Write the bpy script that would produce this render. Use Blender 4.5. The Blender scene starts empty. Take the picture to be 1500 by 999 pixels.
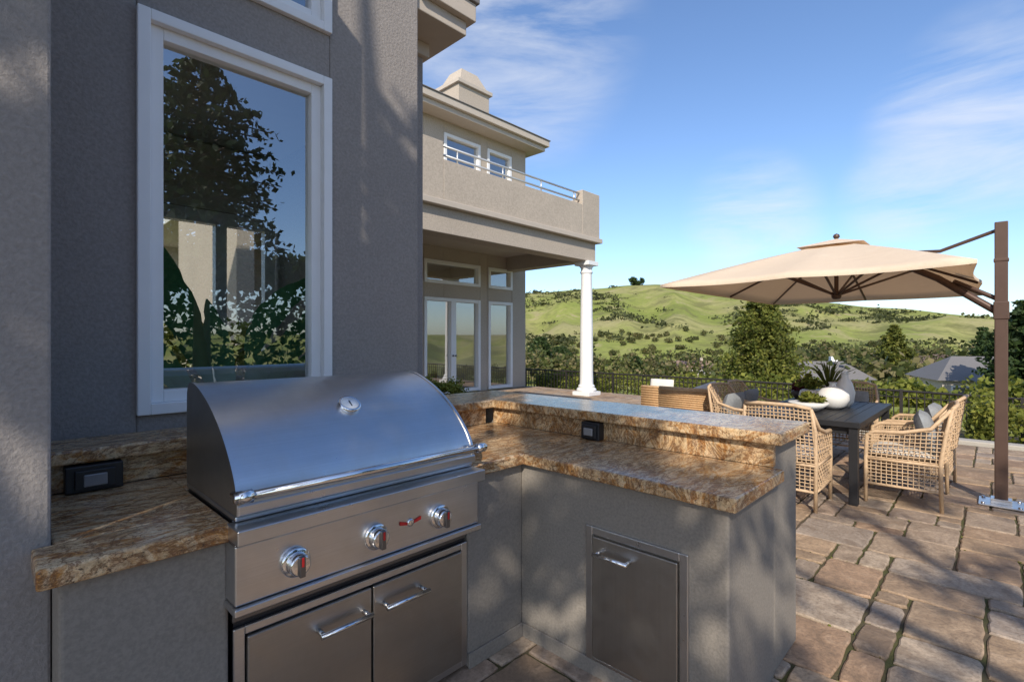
import bpy, math, random
import numpy as np
from mathutils import Vector, Matrix, noise as mnoise
random.seed(7); RNG=np.random.default_rng(7)
C=bpy.context.scene.collection
scene=bpy.context.scene
scene.view_settings.view_transform='Standard'
scene.view_settings.look='None'; scene.view_settings.exposure=0

# ------------------------------------------------------------ materials
def newmat(name):
    m=bpy.data.materials.new(name); m.use_nodes=True
    nt=m.node_tree; b=nt.nodes['Principled BSDF']
    return m,nt,b
def N(nt,t,**kw):
    n=nt.nodes.new(t)
    for k,v in kw.items():
        if k in n.inputs: n.inputs[k].default_value=v
        else: setattr(n,k,v)
    return n
def L(nt,a,b): nt.links.new(a,b)
def ramp(nt,fac,stops,interp='LINEAR'):
    r=nt.nodes.new('ShaderNodeValToRGB'); r.color_ramp.interpolation=interp
    els=r.color_ramp.elements
    while len(els)<len(stops): els.new(0.5)
    for e,(p,c) in zip(els,stops):
        e.position=p; e.color=(c[0],c[1],c[2],1) if hasattr(c,'__len__') else (c,c,c,1)
    L(nt,fac,r.inputs['Fac']); return r.outputs['Color']
def mix(nt,fac,a,b,mode='MIX'):
    m=nt.nodes.new('ShaderNodeMix'); m.data_type='RGBA'; m.blend_type=mode
    for s,v in ((m.inputs[0],fac),(m.inputs[6],a),(m.inputs[7],b)):
        if isinstance(v,bpy.types.NodeSocket): L(nt,v,s)
        elif hasattr(v,'__len__'): s.default_value=(v[0],v[1],v[2],1)
        else: s.default_value=v
    return m.outputs[2]
def coords(nt,scale=(1,1,1),rot=(0,0,0)):
    tc=nt.nodes.new('ShaderNodeTexCoord'); mp=nt.nodes.new('ShaderNodeMapping')
    mp.inputs['Scale'].default_value=scale; mp.inputs['Rotation'].default_value=rot; L(nt,tc.outputs['Object'],mp.inputs['Vector'])
    return mp.outputs['Vector']
def noise(nt,vec,scale,detail=4,rough=.55,dist=0):
    n=N(nt,'ShaderNodeTexNoise',Scale=scale,Detail=detail,Roughness=rough,Distortion=dist)
    L(nt,vec,n.inputs['Vector']); return n.outputs['Fac']
def bump(nt,b,h,strength=.3,dist=.01):
    n=N(nt,'ShaderNodeBump',Strength=strength,Distance=dist); L(nt,h,n.inputs['Height']); L(nt,n.outputs['Normal'],b.inputs['Normal']); return n

def mat_stucco(name,col,grain=70,strength=.55):
    m,nt,b=newmat(name); v=coords(nt)
    n1=noise(nt,v,grain,5,.6); n2=noise(nt,v,1.3,4,.6); n3=noise(nt,v,9,3)
    c=mix(nt,n2,[x*.88 for x in col],[min(1,x*1.12) for x in col])
    c=mix(nt,ramp(nt,n1,[(.35,0.0),(.65,1.0)]),mix(nt,.2,c,(0,0,0)),c)
    L(nt,c,b.inputs['Base Color']); b.inputs['Roughness'].default_value=.9
    b.inputs['Specular IOR Level'].default_value=.25
    h=mix(nt,.3,n1,n3); bump(nt,b,h,strength,.012); return m
def mat_plain(name,col,rough=.5,metal=0,var=.15,scale=8,bmp=0,bscale=60,spec=.5):
    m,nt,b=newmat(name); v=coords(nt)
    n=noise(nt,v,scale,4)
    c=mix(nt,n,[x*(1-var) for x in col],[min(1,x*(1+var)) for x in col])
    L(nt,c,b.inputs['Base Color']); b.inputs['Roughness'].default_value=rough; b.inputs['Metallic'].default_value=metal
    b.inputs['Specular IOR Level'].default_value=spec
    if bmp: bump(nt,b,noise(nt,v,bscale,4),bmp,.004)
    return m
def mat_steel(name,axis='x',base=.56,rough=.27,tint=(1,1,1.02)):
    m,nt,b=newmat(name)
    sc={'x':(1.2,260,260),'y':(260,1.2,260),'z':(260,260,1.2)}[axis]
    v=coords(nt,sc); n=noise(nt,v,1.0,3,.6); v2=coords(nt); n2=noise(nt,v2,3.2,5,.65); n3=noise(nt,v2,22,4,.7)
    c=mix(nt,n,[base*.88*t for t in tint],[min(1,base*1.1*t) for t in tint])
    c=mix(nt,ramp(nt,n2,[(.38,0.0),(.72,.5)]),c,(base*.74,base*.68,base*.60))
    L(nt,c,b.inputs['Base Color']); b.inputs['Metallic'].default_value=1
    r=nt.nodes.new('ShaderNodeMapRange'); L(nt,mix(nt,.4,n2,n3),r.inputs[0]); r.inputs[1].default_value=.3; r.inputs[2].default_value=.7
    r.inputs[3].default_value=rough-.06; r.inputs[4].default_value=rough+.13; L(nt,r.outputs[0],b.inputs['Roughness'])
    bump(nt,b,n,.12,.0012); return m
def mat_granite(name):
    m,nt,b=newmat(name); v=coords(nt,(1,1,1.3)); vf=coords(nt,(1.0,2.4,1.6),(0,0,.7))
    big=noise(nt,vf,1.9,8,.62,2.6); med=noise(nt,vf,5.0,8,.74,1.8); fine=noise(nt,v,150,3,.6); sp=noise(nt,v,62,5,.78); vein=noise(nt,vf,2.6,9,.7,3.0)
    c=ramp(nt,big,[(.30,(.20,.14,.095)),(.38,(.44,.29,.15)),(.44,(.68,.49,.28)),(.49,(.72,.56,.36)),(.52,(.52,.26,.075)),(.555,(.27,.095,.025)),(.59,(.56,.36,.17)),(.65,(.62,.50,.34)),(.70,(.33,.23,.15)),(.76,(.12,.06,.03))])
    c2=ramp(nt,med,[(.36,(.08,.05,.033)),(.43,(.38,.235,.11)),(.48,(.72,.55,.34)),(.53,(.54,.25,.06)),(.575,(.24,.09,.03)),(.63,(.52,.38,.24)),(.72,(.09,.05,.028))])
    c=mix(nt,.42,c,c2)
    c=mix(nt,ramp(nt,vein,[(.46,0.0),(.492,.8),(.508,.8),(.54,0.0)]),c,(.16,.075,.035))
    c=mix(nt,ramp(nt,sp,[(.36,.9),(.43,0.0)]),c,(.055,.038,.028))
    c=mix(nt,ramp(nt,sp,[(.61,0.0),(.70,.4)]),c,(.78,.62,.42))
    c=mix(nt,ramp(nt,fine,[(.33,.4),(.5,0.0)]),c,(.12,.065,.035))
    L(nt,c,b.inputs['Base Color']); b.inputs['Roughness'].default_value=.20
    b.inputs['Specular IOR Level'].default_value=.38
    bump(nt,b,sp,.06,.002); return m
def mat_paver(name):
    m,nt,b=newmat(name); g=nt.nodes.new('ShaderNodeNewGeometry'); v=coords(nt)
    r=g.outputs['Random Per Island']
    c=ramp(nt,r,[(0,(.23,.165,.115)),(.14,(.50,.345,.21)),(.28,(.33,.27,.215)),(.42,(.56,.39,.245)),(.56,(.28,.185,.12)),(.7,(.47,.30,.185)),(.85,(.37,.305,.25)),(1,(.52,.41,.30))])
    n=noise(nt,v,6,8,.70,.8); n2=noise(nt,v,45,5,.7); n3=noise(nt,v,.9,4)
    c=mix(nt,ramp(nt,n,[(.38,.6),(.56,0.0)]),c,(.18,.125,.085))
    c=mix(nt,ramp(nt,n,[(.54,0.0),(.72,.5)]),c,(.62,.46,.32))
    c=mix(nt,ramp(nt,n2,[(.36,.45),(.54,0.0)]),c,(.14,.10,.07))
    c=mix(nt,ramp(nt,n3,[(.43,0.0),(.66,.3)]),c,(.20,.155,.115))
    L(nt,c,b.inputs['Base Color']); b.inputs['Roughness'].default_value=.78; b.inputs['Specular IOR Level'].default_value=.3
    bump(nt,b,mix(nt,.3,n,n2),.9,.016); return m
def mat_leaf(name,c1,c2,c3,scale=1.0,trans=.3,dark=.6):
    m,nt,b=newmat(name); g=nt.nodes.new('ShaderNodeNewGeometry'); v=coords(nt)
    n=noise(nt,v,scale,3,.6)
    c=ramp(nt,g.outputs['Random Per Island'],[(0,c1),(.5,c2),(1,c3)])
    c=mix(nt,ramp(nt,n,[(.35,dark),(.6,0.0)]),c,[x*.45 for x in c1])
    L(nt,c,b.inputs['Base Color']); b.inputs['Roughness'].default_value=.6; b.inputs['Specular IOR Level'].default_value=.25
    t=nt.nodes.new('ShaderNodeBsdfTranslucent'); L(nt,c,t.inputs['Color'])
    ms=nt.nodes.new('ShaderNodeMixShader'); ms.inputs[0].default_value=trans
    L(nt,b.outputs[0],ms.inputs[1]); L(nt,t.outputs[0],ms.inputs[2]); L(nt,ms.outputs[0],nt.nodes['Material Output'].inputs['Surface']); return m
def mat_glass(name,base=.16,tint=(.9,.95,.95)):
    m,nt,b=newmat(name); nt.nodes.remove(b)
    fr=N(nt,'ShaderNodeFresnel',IOR=1.5); t=nt.nodes.new('ShaderNodeBsdfTransparent'); t.inputs[0].default_value=(*tint,1)
    g=nt.nodes.new('ShaderNodeBsdfGlossy'); g.inputs['Roughness'].default_value=.0; g.inputs['Color'].default_value=(.95,.97,1,1)
    a=N(nt,'ShaderNodeMath',operation='ADD'); L(nt,fr.outputs[0],a.inputs[0]); a.inputs[1].default_value=base; a.use_clamp=True
    ms=nt.nodes.new('ShaderNodeMixShader'); L(nt,a.outputs[0],ms.inputs[0]); L(nt,t.outputs[0],ms.inputs[1]); L(nt,g.outputs[0],ms.inputs[2])
    L(nt,ms.outputs[0],nt.nodes['Material Output'].inputs['Surface']); return m

M={}
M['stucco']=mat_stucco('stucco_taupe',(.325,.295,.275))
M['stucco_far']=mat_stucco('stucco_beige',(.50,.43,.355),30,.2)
M['stucco_base']=mat_stucco('stucco_counter',(.28,.25,.215),90,.3)
M['trim']=mat_plain('trim_beige',(.50,.435,.365),.7,var=.08)
M['white']=mat_plain('white_paint',(.80,.80,.80),.4,var=.04)
M['cream']=mat_plain('interior_wall',(.6,.58,.54),.8,var=.05)
M['wood']=mat_plain('interior_floor',(.30,.19,.11),.5)
M['steel']=mat_steel('brushed_steel_x','x',.68,.30); M['steel_y']=mat_steel('brushed_steel_cabinet','x',.50,.36,(1,.94,.87)); M['steel_z']=mat_steel('brushed_steel_vertical','z',.50,.36,(1,.94,.87))
M['steel_dk']=mat_plain('dark_steel',(.2,.2,.21),.38,1)
M['railsteel']=mat_plain('rail_steel',(.62,.62,.60),.35,.6)
M['chrome']=mat_plain('chrome',(.78,.78,.79),.14,1,var=.03)
M['black']=mat_plain('black_plastic',(.018,.018,.02),.4)
M['lens']=mat_plain('outlet_lens',(.25,.24,.24),.15)
M['red']=mat_plain('red_emblem',(.5,.02,.02),.35)
M['granite']=mat_granite('granite')
M['paver']=mat_paver('stone_paver')
M['glass']=mat_glass('window_glass',.32); M['glass_far']=mat_glass('far_glass',.3,(.7,.75,.78))
M['bronze']=mat_plain('bronze_metal',(.10,.06,.045),.45,.3,var=.2)
M['iron']=mat_plain('fence_iron',(.035,.03,.027),.5,.2)
M['tableblack']=mat_plain('black_table',(.018,.018,.02),.5,var=.3,scale=20,bmp=.1,spec=.35)
M['wicker']=mat_plain('wicker',(.54,.38,.235),.65,var=.35,scale=30,bmp=.3,bscale=150)
M['wicker_o']=mat_plain('wicker_honey',(.54,.34,.17),.65,var=.35,scale=30,bmp=.3,bscale=150)
M['cushion']=mat_plain('cushion_cream',(.68,.65,.60),.9,var=.06,bmp=.2,bscale=200)
M['cushion_g']=mat_plain('cushion_grey',(.25,.265,.28),.9,var=.25,scale=40,bmp=.2,bscale=200)
M['ceramic']=mat_plain('ceramic_white',(.7,.69,.66),.45,var=.06)
M['pot']=mat_plain('dark_pot',(.07,.06,.055),.6)
M['bark']=mat_plain('bark',(.10,.07,.05),.9,var=.35,scale=6,bmp=.8,bscale=14)
M['concrete']=mat_plain('concrete_kerb',(.42,.39,.34),.85,var=.15,bmp=.3)
M['roof_dk']=mat_plain('roof_dark',(.17,.16,.155),.8)
M['roof_br']=mat_plain('roof_brown',(.25,.17,.13),.8)
m,nt,b=newmat('canopy_cloth'); v=coords(nt); cc=mix(nt,noise(nt,v,3,3),(.74,.60,.46),(.80,.67,.52))
L(nt,cc,b.inputs['Base Color']); b.inputs['Roughness'].default_value=.9; b.inputs['Specular IOR Level'].default_value=.1
t=nt.nodes.new('ShaderNodeBsdfTranslucent'); t.inputs[0].default_value=(.80,.50,.27,1)
ms=nt.nodes.new('ShaderNodeMixShader'); ms.inputs[0].default_value=.20; L(nt,b.outputs[0],ms.inputs[1]); L(nt,t.outputs[0],ms.inputs[2]); L(nt,ms.outputs[0],nt.nodes['Material Output'].inputs['Surface'])
bump(nt,b,noise(nt,v,4,3,.5,1),.3,.03); M['canopy']=m
m,nt,b=newmat('joint_dirt_moss'); v=coords(nt); n=noise(nt,v,2.2,5,.7)
c=mix(nt,ramp(nt,n,[(.42,0.0),(.56,1.0)]),(.095,.07,.045),(.075,.075,.022)); L(nt,c,b.inputs['Base Color']); b.inputs['Roughness'].default_value=1
bump(nt,b,noise(nt,v,90,4),.8,.01); M['joint']=m
m,nt,b=newmat('hill_grass'); v=coords(nt); n=noise(nt,v,.012,6,.62,.5); n2=noise(nt,v,.05,7,.72,.8); n3=noise(nt,v,.35,5,.7)
c=ramp(nt,n,[(.3,(.19,.235,.05)),(.46,(.25,.275,.075)),(.54,(.32,.305,.12)),(.68,(.37,.32,.17))])
c=mix(nt,ramp(nt,n2,[(.50,0.0),(.62,.8)]),c,(.15,.15,.06))
c=mix(nt,ramp(nt,n2,[(.34,.85),(.44,0.0)]),c,(.37,.305,.175))
c=mix(nt,ramp(nt,n3,[(.35,.5),(.5,0.0)]),c,(.15,.155,.055))
L(nt,c,b.inputs['Base Color']); b.inputs['Roughness'].default_value=1; b.inputs['Specular IOR Level'].default_value=.05; M['hill']=m
M['leaf_con']=mat_leaf('foliage_conifer',(.09,.115,.024),(.17,.19,.035),(.28,.27,.055),.4,.35,.6)
M['leaf_dk']=mat_leaf('foliage_dark',(.03,.055,.018),(.05,.085,.025),(.08,.12,.035),.6)
M['leaf_pine']=mat_leaf('foliage_pine',(.02,.04,.014),(.04,.065,.022),(.06,.085,.03),.8)
M['leaf_hedge']=mat_leaf('foliage_hedge',(.10,.13,.02),(.20,.22,.035),(.32,.31,.06),2.0)
M['leaf_mix']=mat_leaf('foliage_valley',(.06,.08,.022),(.13,.14,.038),(.25,.20,.10),.09)
M['leaf_shr']=mat_leaf('foliage_scrub',(.05,.06,.022),(.08,.095,.03),(.13,.13,.055),.03)
M['leaf_bare']=mat_leaf('foliage_bare',(.22,.15,.12),(.30,.22,.19),(.36,.29,.25),.2)
M['leaf_plant']=mat_leaf('leaf_big',(.06,.20,.09),(.08,.24,.12),(.10,.28,.15),3,.35,.3)
M['leaf_red']=mat_leaf('leaf_burgundy',(.10,.012,.025),(.16,.02,.04),(.08,.03,.02),5)

# ------------------------------------------------------------ mesh builder
class MB:
    def __init__(s): s.v=[];s.f=[];s.m=[];s.sm=[];s.mats=[]
    def mi(s,k):
        if k not in s.mats: s.mats.append(k)
        return s.mats.index(k)
    def add(s,vs,fs,mat,smooth=False):
        o=len(s.v); s.v+= [tuple(p) for p in vs]; i=s.mi(mat)
        for f in fs: s.f.append(tuple(o+a for a in f)); s.m.append(i); s.sm.append(smooth)
    def box(s,x0,x1,y0,y1,z0,z1,mat):
        vs=[(x0,y0,z0),(x1,y0,z0),(x1,y1,z0),(x0,y1,z0),(x0,y0,z1),(x1,y0,z1),(x1,y1,z1),(x0,y1,z1)]
        s.add(vs,[(0,3,2,1),(4,5,6,7),(0,1,5,4),(1,2,6,5),(2,3,7,6),(3,0,4,7)],mat)
    def tube(s,pts,r,mat,n=8,cap=True,smooth=True):
        pts=[Vector(p) for p in pts]; rs=r if hasattr(r,'__len__') else [r]*len(pts)
        vs=[];fs=[]
        up=Vector((0,0,1))
        t0=(pts[1]-pts[0]).normalized()
        a=up if abs(t0.z)<.9 else Vector((1,0,0)); side=t0.cross(a).normalized()
        for i,p in enumerate(pts):
            t=(pts[min(i+1,len(pts)-1)]-pts[max(i-1,0)]).normalized()
            side=(side-t*side.dot(t)).normalized(); b2=t.cross(side)
            for j in range(n):
                an=2*math.pi*(j+.5)/n; vs.append(p+(side*math.cos(an)+b2*math.sin(an))*rs[i])
        for i in range(len(pts)-1):
            for j in range(n):
                k=(j+1)%n; fs.append((i*n+j,i*n+k,(i+1)*n+k,(i+1)*n+j))
        if cap: fs.append(tuple(range(n-1,-1,-1))); fs.append(tuple((len(pts)-1)*n+j for j in range(n)))
        s.add(vs,fs,mat,smooth)
    def lathe(s,c,prof,mat,n=24,axis='z',smooth=True):
        vs=[];fs=[]
        for (r,h) in prof:
            for j in range(n):
                a=2*math.pi*j/n; x,y=r*math.cos(a),r*math.sin(a)
                p={'z':(x,y,h),'y':(x,h,y),'x':(h,x,y)}[axis]; vs.append((c[0]+p[0],c[1]+p[1],c[2]+p[2]))
        for i in range(len(prof)-1):
            for j in range(n):
                k=(j+1)%n; fs.append((i*n+j,i*n+k,(i+1)*n+k,(i+1)*n+j))
        fs.append(tuple(range(n-1,-1,-1))); fs.append(tuple((len(prof)-1)*n+j for j in range(n)))
        s.add(vs,fs,mat,smooth)
    def pillow(s,c,sx,sy,sz,mat,rot=None,n=10):
        vs=[];fs=[]
        for sg in (1,-1):
            o=len(vs)
            for i in range(n+1):
                for j in range(n+1):
                    u=i/n*2-1;w=j/n*2-1
                    e=max(0,(1-u**4)*(1-w**4))**.5
                    pin=1-.06*(u*u*w*w)-.05*((1-abs(u))*w*w+(1-abs(w))*u*u)
                    p=Vector((u*sx*pin,w*sy*pin,sg*sz*e))
                    if rot: p=rot@p
                    vs.append(p+Vector(c))
            for i in range(n):
                for j in range(n):
                    q=(o+i*(n+1)+j,o+(i+1)*(n+1)+j,o+(i+1)*(n+1)+j+1,o+i*(n+1)+j+1)
                    fs.append(q if sg>0 else q[::-1])
        s.add(vs,fs,mat,True)
    def lattice(s,A,B,Cc,D,nu,nv,r,mat,fn=None,seg=6):
        A,B,Cc,D=[Vector(p) for p in (A,B,Cc,D)]
        nrm=(B-A).cross(D-A).normalized()
        def P(u,w):
            p=A*(1-u)*(1-w)+B*u*(1-w)+Cc*u*w+D*(1-u)*w
            return fn(p,u,w) if fn else p
        for i in range(nu+1):
            u=i/nu; s.tube([P(u,k/seg)+nrm*r*.9*(1 if (i+k)%2 else -1) for k in range(seg+1)],r,mat,4,False)
        for i in range(nv+1):
            w=i/nv; s.tube([P(k/seg,w)+nrm*r*.9*(-1 if (i+k)%2 else 1) for k in range(seg+1)],r,mat,4,False)
    def mesh(s,name):
        me=bpy.data.meshes.new(name); me.from_pydata(s.v,[],s.f)
        for k in s.mats: me.materials.append(M[k])
        me.polygons.foreach_set('material_index',s.m); me.polygons.foreach_set('use_smooth',s.sm); me.update(); return me
    def obj(s,name,parent=None,bevel=0,seg=2):
        o=bpy.data.objects.new(name,s.mesh(name)); C.objects.link(o)
        if parent: o.parent=parent
        if bevel:
            b=o.modifiers.new('bevel','BEVEL'); b.width=bevel; b.segments=seg; b.limit_method='ANGLE'; b.angle_limit=.7
            b.harden_normals=False
        return o
def empty(name):
    e=bpy.data.objects.new(name,None); C.objects.link(e); e.empty_display_size=.2; return e
def onebox(name,parent,args,mat,bevel=0,seg=2):
    b=MB(); b.box(*args,mat); return b.obj(name,parent,bevel,seg)

def leafmesh(centers,size,aspect=.55,up=0.0):
    n=len(centers); c=np.asarray(centers,float); sz=(size if np.ndim(size) else np.full(n,size))
    a=RNG.normal(size=(n,3)); a[:,2]*=(1-up); a/=np.linalg.norm(a,axis=1)[:,None]
    b=RNG.normal(size=(n,3)); b-=a*(a*b).sum(1)[:,None]; b/=np.linalg.norm(b,axis=1)[:,None]
    a*=sz[:,None]*.5; b*=sz[:,None]*.5*aspect
    v=np.stack([c-a,c-b*1.0+a*.1,c+a,c+b],1).reshape(-1,3); return v
def leafobj(name,centers,size,mat,aspect=.55,parent=None,extra=None,up=0.0):
    v=leafmesh(centers,size,aspect,up); n=len(v)//4
    me=bpy.data.meshes.new(name)
    ev,ef=([],[]) if extra is None else (extra.v,extra.f)
    tot=len(v)+len(ev)
    me.vertices.add(tot); allv=np.concatenate([v,np.array(ev).reshape(-1,3)]) if len(ev) else v
    me.vertices.foreach_set('co',allv.ravel())
    loops=list(np.arange(n*4)); starts=list(range(0,n*4,4)); tots=[4]*n; mi=[0]*n
    for f in ef:
        starts.append(len(loops)); loops+= [len(v)+i for i in f]; tots.append(len(f)); mi.append(1)
    me.loops.add(len(loops)); me.loops.foreach_set('vertex_index',np.array(loops,dtype=np.int32))
    me.polygons.add(len(starts)); me.polygons.foreach_set('loop_start',starts); me.polygons.foreach_set('loop_total',tots)
    me.materials.append(M[mat]); me.materials.append(M[extra.mats[0]] if extra is not None and extra.mats else M['bark'])
    me.polygons.foreach_set('material_index',mi); me.update(calc_edges=True); me.validate()
    o=bpy.data.objects.new(name,me); C.objects.link(o)
    if parent: o.parent=parent
    return o
def clumps(n_cl,per,center,rad,clr,shell=.5):
    c=[]
    center=np.array(center); rad=np.array(rad)
    for _ in range(n_cl):
        d=RNG.normal(size=3); d/=np.linalg.norm(d); r=RNG.uniform(shell,1)**.7
        cc=center+d*rad*r; k=clr*RNG.uniform(.6,1.25)
        p=RNG.normal(size=(per,3)); p/=np.linalg.norm(p,axis=1)[:,None]; p*=(RNG.uniform(.3,1,size=(per,1)))*k; p[:,2]*=.7
        c.append(cc+p)
    return np.concatenate(c)
def broad_tree(name,base,h,crown_c,rad,ncl,per,clr,leaf,mat):
    mb=MB(); b=Vector(base); cc=Vector(crown_c)
    mb.tube([b,b.lerp(cc,.35)+Vector((.15,.1,0)),b.lerp(cc,.7),cc+Vector((0,0,rad[2]*.4))],[h*.03,h*.024,h*.018,h*.006],'bark',10)
    for i in range(9):
        a=i*2.4; st=b.lerp(cc,.45+.06*i)
        en=cc+Vector((math.cos(a)*rad[0]*.8,math.sin(a)*rad[1]*.8,(i%4-1.2)*rad[2]*.35))
        mb.tube([st,st.lerp(en,.5)+Vector((0,0,.2)),en],[h*.011,h*.008,h*.003],'bark',6)
    return leafobj(name,clumps(ncl,per,crown_c,rad,clr,.35),leaf*RNG.uniform(.7,1.3,size=ncl*per),mat,extra=mb)
def conifer(name,base,h,w,layers,per,leaf,mat,power=.8,ragged=.25,skirt=.08):
    mb=MB(); b=Vector(base); mb.tube([b,b+Vector((0,0,h*.5)),b+Vector((0,0,h*.97))],[h*.025,h*.015,h*.003],'bark',8)
    pts=[]
    for i in range(layers):
        t=i/layers; z=h*(skirt+(.98-skirt)*t); r=w*.5*(1-t)**power*RNG.uniform(1-ragged,1+ragged*.5)+.02*w
        nb=max(4,int(9*(1-t)+4))
        for k in range(nb):
            a=k*2*math.pi/nb+RNG.uniform(-.3,.3)+i; rr=r*RNG.uniform(.7,1.12)
            en=b+Vector((math.cos(a)*rr,math.sin(a)*rr,z-rr*.12)); st=b+Vector((0,0,z))
            if t<.85: mb.tube([st,en],[h*.004,h*.0015],'bark',4,False)
            tt=RNG.uniform(.15,1,size=per)**.7
            p=np.array(st)+(np.array(en)-np.array(st))*tt[:,None]
            p+=RNG.normal(size=(per,3))*np.array([.11,.11,.06])*(.4*w*.5*(1-.6*t)+.6*r)*.9
            pts.append(p)
    pts=np.concatenate(pts)
    return leafobj(name,pts,leaf*RNG.uniform(.6,1.3,size=len(pts)),mat,extra=mb)

# ------------------------------------------------------------ terrain
def sstep(a,b,x):
    t=min(1,max(0,(x-a)/(b-a))); return t*t*(3-2*t)
ridge=[(-80,.05),(-40,.06),(-11,.075),(1.5,.0905),(8.5,.0985),(14,.1065),(20,.1065),(24,.094),(31.3,.073),(36.6,.062),(42.6,.047),(45.4,.040),(52,.03),(80,.03)]
yaw=math.atan2(.6923,.7216)
def terr(x,y):
    r=math.hypot(x,y); phi=math.atan2(y,x); a=yaw-phi
    a=(a+math.pi)%(2*math.pi)-math.pi; ad=math.degrees(a)
    if abs(ad)>=80: e=.03; ca=.3
    else:
        ca=max(.3,math.cos(a)); e=.03
        for (p,q),(p2,q2) in zip(ridge,ridge[1:]):
            if p<=ad<=p2: e=q+(q2-q)*sstep(p,p2,ad)*1.0
    R=430+40*math.sin(a*5)
    H=1.5+e*R*ca
    z=-.55-.45*sstep(13,22,r)-6.5*sstep(20,75,r)
    if r>90:
        t=min(1,(r-140)/(R-140)) if r>140 else 0
        sh=t*(1.25-.25*t) if t<1 else 1
        sh=sstep(-.15,1.0,t)*.40+sh*.60 if r>140 else 0
        f=mnoise.fractal(Vector((x*.012,y*.012,0)),1,2,4)
        f2=abs(mnoise.noise(Vector((phi*9,r*.004,3))))
        z+=(H-z)*sh
        z+=(f*6.0-f2*12)*math.sin(math.pi*min(1,max(0,t)))
        if r>R: z-=(r-R)*.12
        z=max(z,-15)
    return z
radii=[0,4,8,12,14,16,18,20,24,28,34,40,48,56,66,76,90,105,120,140]+list(range(160,520,9))+[540,600,700,900,1300,2000,3500]
NA=360; vs=[];fs=[]
for r in radii:
    for j in range(NA):
        a=2*math.pi*j/NA; vs.append((r*math.cos(a),r*math.sin(a),terr(r*math.cos(a),r*math.sin(a))))
for i in range(len(radii)-1):
    for j in range(NA):
        k=(j+1)%NA; fs.append((i*NA+j,(i+1)*NA+j,(i+1)*NA+k,i*NA+k))
mb=MB(); mb.add(vs,fs,'hill',True); mb.obj('hillside_terrain')

def polar(ad,dist):
    p=yaw-math.radians(ad); return dist*math.cos(p),dist*math.sin(p)
pts=[];sz=[]
for _ in range(1900):
    ad=random.uniform(-8,50); d=random.uniform(160,430)
    x,y=polar(ad,d)
    dens=mnoise.fractal(Vector((x*.009,y*.009,5)),1,2,4)
    if dens<(.12 if ad<24 else -.05) and random.random()>.05: continue
    s=random.choice([.7,.9,1.2,1.6,2.4,3.2])*random.uniform(.8,1.2); z=terr(x,y)
    n=26; q=RNG.normal(size=(n,3))*np.array([s*.75,s*.75,s*.3]); q[:,2]=np.abs(q[:,2]); pts.append(q+np.array([x,y,z])); sz.append(np.full(n,s*.5))
leafobj('hillside_scrub',np.concatenate(pts),np.concatenate(sz),'leaf_shr',.9)
x,y=polar(14.0,425); 
leafobj('hilltop_tree',clumps(20,40,(x,y,terr(x,y)+3.5),(7,7,4),2.4),1.5,'leaf_dk',.9)
pts=[];sz=[]
for _ in range(620):
    ad=random.uniform(-6,52); d=random.choice([random.uniform(75,130),random.uniform(130,200)])
    if ad<23 and d<100: continue
    x,y=polar(ad,d); z=terr(x,y)
    emax=random.uniform(-.07,-.022) if 4<ad<30 else random.uniform(-.06,.0)
    top=1.5+emax*d*math.cos(math.radians(ad)); h=top-z
    if h<1.2: h=random.uniform(1.2,2.2)
    h=min(h,7); w=max(1.2,h*random.uniform(.4,.7))
    n=120; q=RNG.normal(size=(n,3)); q/=np.linalg.norm(q,axis=1)[:,None]; q*=RNG.uniform(.5,1,size=(n,1))
    q=q*np.array([w,w,h*.5])*(1+.25*np.sin(q[:,[0]]*9))+np.array([x,y,z+h*.5]); pts.append(q); sz.append(np.full(n,.35+h*.10))
leafobj('valley_trees',np.concatenate(pts),np.concatenate(sz),'leaf_mix',.8)
pts=[];sz=[]
for _ in range(110):
    ad=random.uniform(2,50); d=random.uniform(24,60); x,y=polar(ad,d); z=terr(x,y); h=random.uniform(.8,1.6)*(1.2 if ad>38 else .8)
    n=240; q=RNG.normal(size=(n,3)); q/=np.linalg.norm(q,axis=1)[:,None]; q*=RNG.uniform(.55,1.05,size=(n,1))
    pts.append(q*np.array([h*.8,h*.8,h*.55])+np.array([x,y,z+h*.4])); sz.append(np.full(n,.28))
leafobj('slope_bushes',np.concatenate(pts),np.concatenate(sz),'leaf_hedge',.7)
def con_at(name,ad,dist,top,w,layers,per,leaf,mat,**k):
    x,y=polar(ad,dist); z=terr(x,y)-.3; conifer(name,(x,y,z),top-z,w,layers,per,leaf,mat,**k)
con_at('redwood_tree',26.3,61,7.6,12.8,38,105,.38,'leaf_con',power=.80,ragged=.28)
con_at('cypress_tree',37.1,88,4.0,8.5,24,60,.5,'leaf_con',power=.8)
con_at('cypress_tree',43.0,80,3.4,6,22,50,.5,'leaf_dk',power=.8)
con_at('cypress_tree',45.6,56,5.0,8,26,70,.45,'leaf_dk',power=.6)
con_at('cypress_tree',13.8,120,-2.2,7,16,35,.7,'leaf_dk',power=.8)
con_at('cypress_tree',3.2,140,2.5,10,20,45,.8,'leaf_dk',power=.4)
con_at('cypress_tree',5.4,150,-.5,10,20,45,.8,'leaf_dk',power=.4)
x,y=polar(40.3,85); z=terr(x,y)
broad_tree('bare_tree',(x,y,z),6,(x,y,z+5.0),(3.2,3.2,2.4),34,45,.8,.3,'leaf_bare')
x,y=polar(34.3,95); z=terr(x,y)
broad_tree('oak_tree',(x,y,z),6,(x,y,z+4.0),(3.5,3.5,2.4),30,60,1.0,.6,'leaf_dk')

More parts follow.
